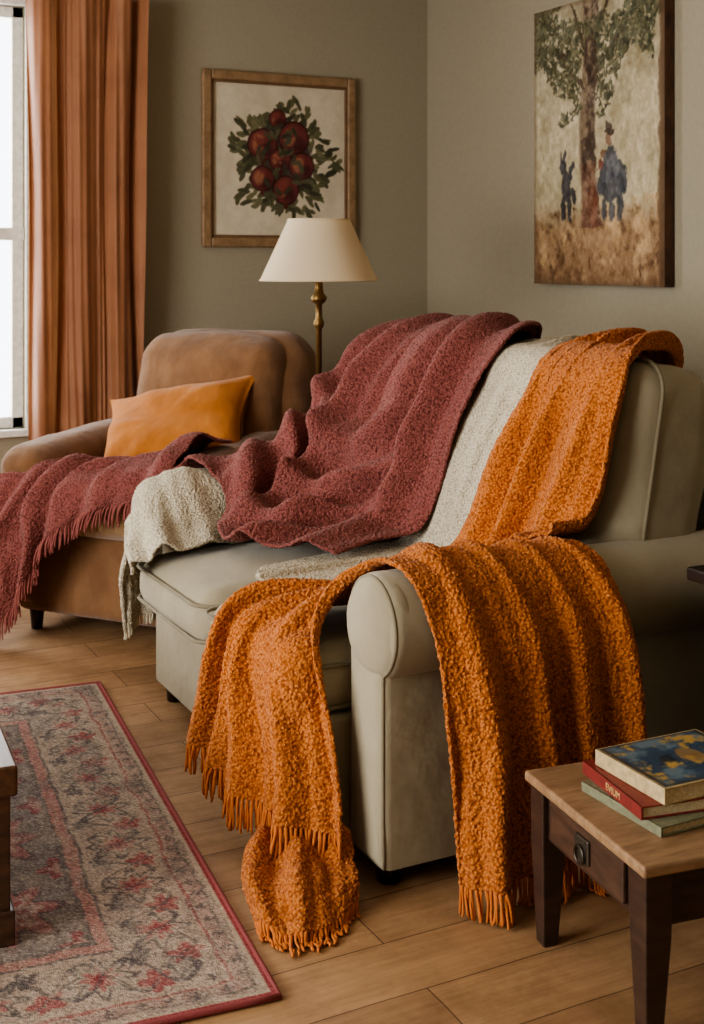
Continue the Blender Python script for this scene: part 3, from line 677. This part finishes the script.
# pomegranate print
fx0,fx1=2.045,2.84; fy=YB-0.032
fzb,fzt=1.41,2.235
pp=empty('framed_pomegranate_print'); fw=0.045
M_frame=mat_wood('frame_wood',(120,94,66),(156,126,94),(6,6,6),0.5)
mw=[((fx0,fy,fzb),(fx0+fw,YB-0.002,fzt)),((fx1-fw,fy,fzb),(fx1,YB-0.002,fzt)),((fx0+fw,fy,fzb),(fx1-fw,YB-0.002,fzb+fw)),((fx0+fw,fy,fzt-fw),(fx1-fw,YB-0.002,fzt))]
boxes('frame',mw,M_frame,pp,0.008)
il=0.012
boxes('frame_inner_lip',[((fx0+fw-0.001,fy+0.008,fzb+fw),(fx0+fw+il,YB-0.004,fzt-fw)),((fx1-fw-il,fy+0.008,fzb+fw),(fx1-fw+0.001,YB-0.004,fzt-fw)),((fx0+fw,fy+0.008,fzb+fw-0.001),(fx1-fw,YB-0.004,fzb+fw+il)),((fx0+fw,fy+0.008,fzt-fw-il),(fx1-fw,YB-0.004,fzt-fw+0.001))],mat_wood('frame_lip',(96,70,48),(120,90,64),(6,6,6),0.5),pp,0.002)
n,m=260,270; S0,T0=np.meshgrid(np.linspace(0,1,n),np.linspace(0,1,m)); I=np.zeros((m,n,3)); I[:]=(202,190,168); r=np.random.default_rng(9)
f1=fbm(5,m,n,5); f2=fbm(6,m,n,16); I+=(f1-0.5)[...,None]*20; f4=fbm(7,m,n,24)
S=S0+0.016*(f2-0.5); T=T0+0.016*(f4-0.5)
for k in range(230):
    a=r.uniform(0,2*math.pi); rd=0.20+0.20*r.uniform(0,1)**0.8*(0.75+0.25*math.sin(5*a+1)); cx=0.53+rd*math.cos(a)*1.10; cy=0.49+rd*math.sin(a)*1.05
    if cx<0.10 or cx>0.94 or cy<0.08 or cy>0.9: continue
    g=r.uniform(0,1); c=np.array((60,60,46.))*(1-g)+np.array((116,112,82.))*g; b=a+r.uniform(-1.0,1.0)
    e=ell(S,T,cx,cy,r.uniform(0.03,0.055),r.uniform(0.013,0.022),b); put(I,soft(e,4)*0.95,c); put(I,soft(ell(S,T,cx,cy,0.035,0.003,b),3)*0.5,c*0.6)
put(I,soft(ell(S,T,0.53,0.50,0.22,0.25),4)*0.85,(54,46,38))
fr=[(0.37,0.60,0.115),(0.60,0.65,0.12),(0.50,0.50,0.085),(0.37,0.38,0.09),(0.66,0.47,0.10),(0.48,0.77,0.065),(0.54,0.31,0.105)]
for cx,cy,rd in fr:
    e=ell(S,T,cx,cy,rd,rd*0.95); put(I,soft(e,8),(58,30,30)); put(I,soft(ell(S,T,cx,cy,rd*0.92,rd*0.87),5),(102,52,48))
    put(I,soft(ell(S,T,cx-rd*0.25,cy+rd*0.25,rd*0.65,rd*0.5,0.6),1.2)*0.6,(140,82,70)); put(I,soft(ell(S,T,cx+rd*0.3,cy-rd*0.35,rd*0.6,rd*0.5),1.2)*0.7,(64,32,34))
    put(I,soft(ell(S,T,cx-rd*0.25,cy+rd*0.05,rd*0.45,rd*0.6),2)*0.6*(f2>0.51),(166,118,88)); put(I,soft(ell(S,T,cx,cy-rd*0.98,rd*0.18,rd*0.22),3),(84,46,38))
for k in range(34):
    a=r.uniform(0,6.28); rd=r.uniform(0.05,0.24); g=r.uniform(0,1); put(I,soft(ell(S,T,0.53+rd*math.cos(a),0.5+rd*math.sin(a),0.04,0.016,r.uniform(0,3.1)),4)*0.9,np.array((56,56,44.))*(1-g)+np.array((98,96,70.))*g)
I+=(f2-0.5)[...,None]*30
grid_panel('botanical_image',(fx0+fw,YB-0.012,fzb+fw),(fx1-fx0-2*fw,0,0),(0,0,fzt-fzb-2*fw),n,m,I,M_print,pp)

# ------------------------------------------------------------ rug
RA=np.array((0.935,2.124,0)); ed=np.array((0.183,1.833,0)); RL=1.842; e1=ed/np.linalg.norm(ed); e0=np.array((-e1[1],e1[0],0)); RW=1.35
n,m=380,510; S,T=np.meshgrid(np.linspace(0,1,n),np.linspace(0,1,m)); dx=S*RW; dy=T*RL
f1=fbm(21,m,n,5); f2=fbm(22,m,n,20,4); f3=fbm(23,m,n,45,3); f5=fbm(25,m,n,12,4)
wx=dx+0.025*(f2-0.5)+0.02*(f5-0.5); wy=dy+0.025*(fbm(24,m,n,20,4)-0.5)+0.02*(fbm(26,m,n,12,4)-0.5)
D=np.minimum(np.minimum(wx,RW-wx),np.minimum(wy,RL-wy)); Ds=np.minimum(np.minimum(dx,RW-dx),np.minimum(dy,RL-dy)); I=np.zeros((m,n,3)); I[:]=(170,150,134)
al=np.where((np.minimum(wx,RW-wx)<np.minimum(wy,RL-wy)),wy,wx)
RED=(146,66,68); CH=(90,82,82); BG=(184,168,148); PK=(166,102,98)
fld=D>0.30
put(I,fld*0.8,(120,110,106))
def flower(a,b,R,np_=6):
    rr=np.sqrt(a*a+b*b); t=np.arctan2(b,a); return rr/(R*(0.78+0.22*np.cos(np_*t)))
def per(x,p): return (((x/p)%1)-0.5)*p
q=flower(per(wx-0.30,0.27),per(wy-0.30,0.34)*0.8,0.125,8)
put(I,fld*(q<1)*0.8,PK); put(I,fld*((q>0.86)&(q<1))*0.7,CH); put(I,fld*(q<0.62)*0.6,BG); put(I,fld*(q<0.4)*0.8,RED)
q=flower(per(wx-0.165,0.27),per(wy-0.13,0.34),0.055,5); put(I,fld*(q<1)*0.7,RED); put(I,fld*(q<0.5)*0.6,BG)
band=(D>0.075)&(D<0.25)
q=flower(per(al,0.20),(D-0.162),0.075,8); put(I,band*(q<1)*0.7,CH); put(I,band*(q<0.8)*0.75,BG); put(I,band*(q<0.55)*0.8,PK); put(I,band*(q<0.32)*0.8,RED)
q=flower(per(al+0.10,0.20),(D-0.125),0.038,5); put(I,band*(q<1)*0.7,RED)
q=flower(per(al+0.07,0.20),(D-0.215),0.028,5); put(I,band*(q<1)*0.7,CH)
q=np.abs(D-0.162-0.05*np.sin(al*2*math.pi/0.20)); put(I,band*(q<0.007)*0.7,CH)
q=np.abs(D-0.162+0.06*np.sin(al*2*math.pi/0.20+0.6)); put(I,band*(q<0.005)*0.6,CH)
for a,b,c,w in ((0.036,0.062,(158,128,118),0.7),(0.030,0.036,CH,0.6),(0.066,0.074,RED,0.6),(0.25,0.258,CH,0.7),(0.258,0.285,PK,0.6),(0.285,0.30,CH,0.7)):
    put(I,((D>=a)&(D<b))*w,c)
for a,b,c,w in ((-1,0.014,RED,0.95),(0.014,0.022,(186,170,148),0.6)): put(I,((Ds>=a)&(Ds<b))*w,c)
q=flower(per(al,0.055),(D-0.049),0.014,4); put(I,(q<1)*0.6,CH)
rg=np.random.default_rng(3)
put(I,np.clip((f3-0.5)*6,0,1)*0.35*(Ds>0.018),(188,172,152)); put(I,np.clip((0.48-f2)*6,0,1)*0.35*(Ds>0.018),(98,91,88)); put(I,(rg.uniform(size=(m,n))<0.18)*0.45*(Ds>0.018),(78,72,72)); put(I,(rg.uniform(size=(m,n))<0.16)*0.45*(Ds>0.018),(210,196,176))
I+=rg.normal(size=(m,n,1))*11; I*=(0.94+0.25*(f1-0.5))[...,None]
rug=empty('area_rug'); M_rug=mat_vcol('rug_pile',1.0,350,0.8,0.006)
grid_panel('pile',RA+np.array((0,0,0.011)),e0*RW,e1*RL,n,m,I,M_rug,rug)
V,F=boxvf((0,0,0.001),(1,1,0.0105)); V=[RA+e0*(x*RW)+e1*(y*RL)+np.array((0,0,z)) for x,y,z in V]; add('backing',V,F,mat_plain('rug_edge',(118,54,54),1.0),rug)
lp=[RA,RA+e1*RL,RA+e1*RL+e0*RW,RA+e0*RW]; tube('bound_edge',[p+np.array((0,0,0.007)) for p in densify(lp,0.05)],0.0065,mat_plain('rug_binding',(134,66,66),1.0,0,0.5,300),rug,8,True)

# ------------------------------------------------------------ coffee table (left)
ct=empty('coffee_table'); ang=math.radians(4)
def ctx(x,y,z): c,s=math.cos(ang),math.sin(ang); return (0.545+x*c+y*s, 2.50-x*s+y*c, z)
boxes('top',[((-0.62,0,0.305),(0,1.0,0.365))],mat_wood('coffee_table_wood',(60,38,26),(98,66,44),(14,3,14),0.4),ct,0.006,ctx)
boxes('apron',[((-0.58,0.03,0.24),(-0.04,0.05,0.305)),((-0.58,0.95,0.24),(-0.04,0.97,0.305)),((-0.06,0.03,0.24),(-0.04,0.97,0.305)),((-0.58,0.03,0.24),(-0.56,0.97,0.305))],M_dark,ct,0.003,ctx)
lg=[]
for x,y in ((-0.042,0.045),(-0.565,0.045),(-0.042,0.955),(-0.565,0.955)):
    lg+=[((x-0.03,y-0.03,0.012),(x+0.03,y+0.03,0.305)),((x-0.038,y-0.038,0.012),(x+0.038,y+0.038,0.08))]
boxes('legs',lg,mat_wood('coffee_leg_wood',(52,34,24),(88,58,40),(3,3,14),0.4),ct,0.004,ctx)

# ------------------------------------------------------------ end table (right)
et=empty('end_table'); a2=math.radians(7.5)
def etx(x,y,z): c,s=math.cos(a2),math.sin(a2); return (1.40+x*c+y*s,1.67-x*s+y*c,z)
boxes('top',[((0,0,0.312),(0.42,0.435,0.333))],M_ttop,et,0.006,etx)
M_et=mat_wood('end_table_wood',(44,30,24),(72,50,38),(3,3,14),0.45)
boxes('apron',[((0.022,0.03,0.215),(0.038,0.405,0.312)),((0.03,0.022,0.215),(0.39,0.038,0.312)),((0.03,0.397,0.215),(0.39,0.413,0.312)),((0.382,0.03,0.215),(0.398,0.405,0.312))],M_et,et,0.002,etx)
boxes('drawer_front',[((0.012,0.085,0.228),(0.024,0.35,0.304))],mat_wood('drawer_wood',(56,40,32),(86,62,48),(14,3,14),0.45),et,0.004,etx)
boxes('key_plate',[((0.006,0.195,0.245),(0.013,0.245,0.290))],mat_plain('iron',(90,84,76),0.45,0.8),et,0.003,etx)
tube('ring_pull',[etx(0.002,0.22+0.016*math.cos(t),0.258+0.016*math.sin(t)) for t in np.linspace(0,6.28,24,endpoint=False)],0.0025,mat_plain('iron_ring',(90,84,76),0.4,0.9),et,6,True)
V=[];F=[]
for x,y in ((0.036,0.036),(0.384,0.036),(0.036,0.399),(0.384,0.399)):
    for z,h in ((0.0,0.016),(0.2,0.026),(0.312,0.027)):
        for sx,sy in ((-1,-1),(1,-1),(1,1),(-1,1)): V.append(etx(x+sx*h+(0.026-h)*(-1 if x<0.2 else 1)*0.3,y+sy*h,z))
    k=len(V)-12
    for l in range(2):
        for s in range(4): F.append((k+l*4+s,k+l*4+(s+1)%4,k+l*4+4+(s+1)%4,k+l*4+4+s))
    F+= [(k+3,k+2,k+1,k),(k+8,k+9,k+10,k+11)]
o=add('legs',V,F,M_et,et); bv=o.modifiers.new('b','BEVEL'); bv.width=0.003; bv.segments=2

# books
bs=empty('book_stack')
def book(tag,cx,cy,z,w,d,t,rot,cc,page=(206,190,156)):
    c,s=math.cos(rot),math.sin(rot)
    def X(x,y,zz):
        lx,ly=cx+x*c-y*s,cy+x*s+y*c; return etx(lx,ly,zz)
    M=mat_plain(tag+'_cover',cc,0.5,0,0.1,80,0.1)
    boxes(tag+'_cover',[((-w/2,-d/2,z),(w/2,d/2,z+0.003)),((-w/2,-d/2,z+t-0.003),(w/2,d/2,z+t)),((-w/2-0.001,-d/2,z),(-w/2+0.004,d/2,z+t))],M,bs,0.001,X)
    boxes(tag+'_pages',[((-w/2+0.004,-d/2+0.004,z+0.003),(w/2-0.004,d/2-0.004,z+t-0.003))],mat_plain(tag+'_pages',page,0.9,0,0.4,200,0.08),bs,0,X)
    return X
zt=0.3335
book('bottom_book',0.21,0.215,zt,0.275,0.225,0.018,math.radians(8),(122,122,98))
Xr=book('red_book',0.21,0.225,zt+0.0185,0.27,0.22,0.024,math.radians(-2),(124,48,44))
Xt=book('top_book',0.225,0.225,zt+0.043,0.245,0.205,0.030,math.radians(6),(186,166,126))
n,m=60,50; S,T=np.meshgrid(np.linspace(0,1,n),np.linspace(0,1,m)); f1=fbm(31,m,n,4); f2=fbm(32,m,n,9); I=np.zeros((m,n,3)); I[:]=(58,76,96)
put(I,np.clip((f1-0.5)*6,0,1),(104,122,132)); put(I,np.clip((f2-0.56)*8,0,1),(180,148,84)); put(I,np.clip((0.4-f1)*8,0,1)*0.8,(34,42,54)); put(I,soft(ell(S,T,0.6,0.5,0.12,0.2),3)*0.7,(170,132,78))
e_=np.minimum(np.minimum(S,1-S),np.minimum(T,1-T)); put(I,(e_<0.04)*0.8,(70,66,62))
zc=zt+0.0735; o3=np.array(Xt(-0.118,-0.098,zc)); gx=np.array(Xt(0.118,-0.098,zc))-o3; gy=np.array(Xt(-0.118,0.098,zc))-o3
grid_panel('top_book_illustration',o3,gx,gy,n,m,I,mat_vcol('book_print',0.4,50,0.02),bs)
def label(txt,X,w,z,size,matc,name):
    cu=bpy.data.curves.new(name,'FONT'); cu.body=txt; cu.size=size; cu.align_x='CENTER'; cu.align_y='CENTER'; cu.extrude=0.0003
    o=bpy.data.objects.new(name,cu); C.objects.link(o)
    p=Vector(X(-w/2-0.0016,-0.01,z)); xa=(Vector(X(-w/2,-1,z))-Vector(X(-w/2,0,z))).normalized(); za=Vector((0,0,1)); ya=za
    nrm=xa.cross(ya).normalized(); o.matrix_world=Matrix(((xa.x,ya.x,nrm.x,p.x),(xa.y,ya.y,nrm.y,p.y),(xa.z,ya.z,nrm.z,p.z),(0,0,0,1)))
    cu.materials.append(mat_plain(name,matc,0.5)); o.parent=bs
label('EVIUM',Xr,0.27,zt+0.0305,0.019,(206,176,122),'red_book_title')

# dark cabinet at right
sc=empty('side_cabinet')
boxes('top',[((1.955,1.72,0.635),(2.42,2.19,0.665))],M_dark,sc,0.006)
boxes('body',[((1.985,1.75,0.12),(2.40,2.165,0.635))],M_dark,sc,0.004)
boxes('legs',[((1.985,1.75,0),(2.03,1.795,0.12)),((1.985,2.12,0),(2.03,2.165,0.12)),((2.355,1.75,0),(2.40,1.795,0.12)),((2.355,2.12,0),(2.40,2.165,0.12))],M_dark,sc,0.003)
boxes('door_panel',[((1.977,1.80,0.18),(1.987,2.115,0.59))],mat_wood('cabinet_panel',(34,22,17),(58,38,28),(3,3,14),0.4),sc,0.004)

# ------------------------------------------------------------ light
w=bpy.data.worlds.new('sky'); bpy.context.scene.world=w; w.use_nodes=True
bg=w.node_tree.nodes['Background']; bg.inputs[0].default_value=(0.90,0.95,1.0,1); bg.inputs[1].default_value=5.0
def area(name,loc,rot,sx,sy,p,col):
    l=bpy.data.lights.new(name,'AREA'); l.shape='RECTANGLE'; l.size=sx; l.size_y=sy; l.energy=p; l.color=col
    o=bpy.data.objects.new(name,l); o.location=loc; o.rotation_euler=rot; C.objects.link(o); return o
area('daylight_window_2',(XL-0.15,(ly0+ly1)/2,(lz0+lz1)/2),(0,math.radians(-90),0),1.85,2.6,170,(1.0,0.95,0.87))
area('daylight_window_1',(0.65,YB+0.25,1.55),(math.radians(-90),0,0),1.2,1.8,45,(1.0,0.97,0.93))

# ------------------------------------------------------------ camera
cam=bpy.data.cameras.new('cam'); co=bpy.data.objects.new('camera',cam); C.objects.link(co)
co.location=(0,0,1.35); co.rotation_euler=(math.radians(90),0,math.radians(-27.03))
cam.sensor_width=36; cam.lens=1270/1024*36; cam.shift_y=-252/1024; cam.clip_start=0.05
cam.dof.use_dof=True; cam.dof.focus_distance=2.95; cam.dof.aperture_fstop=7.0
bpy.context.scene.camera=co
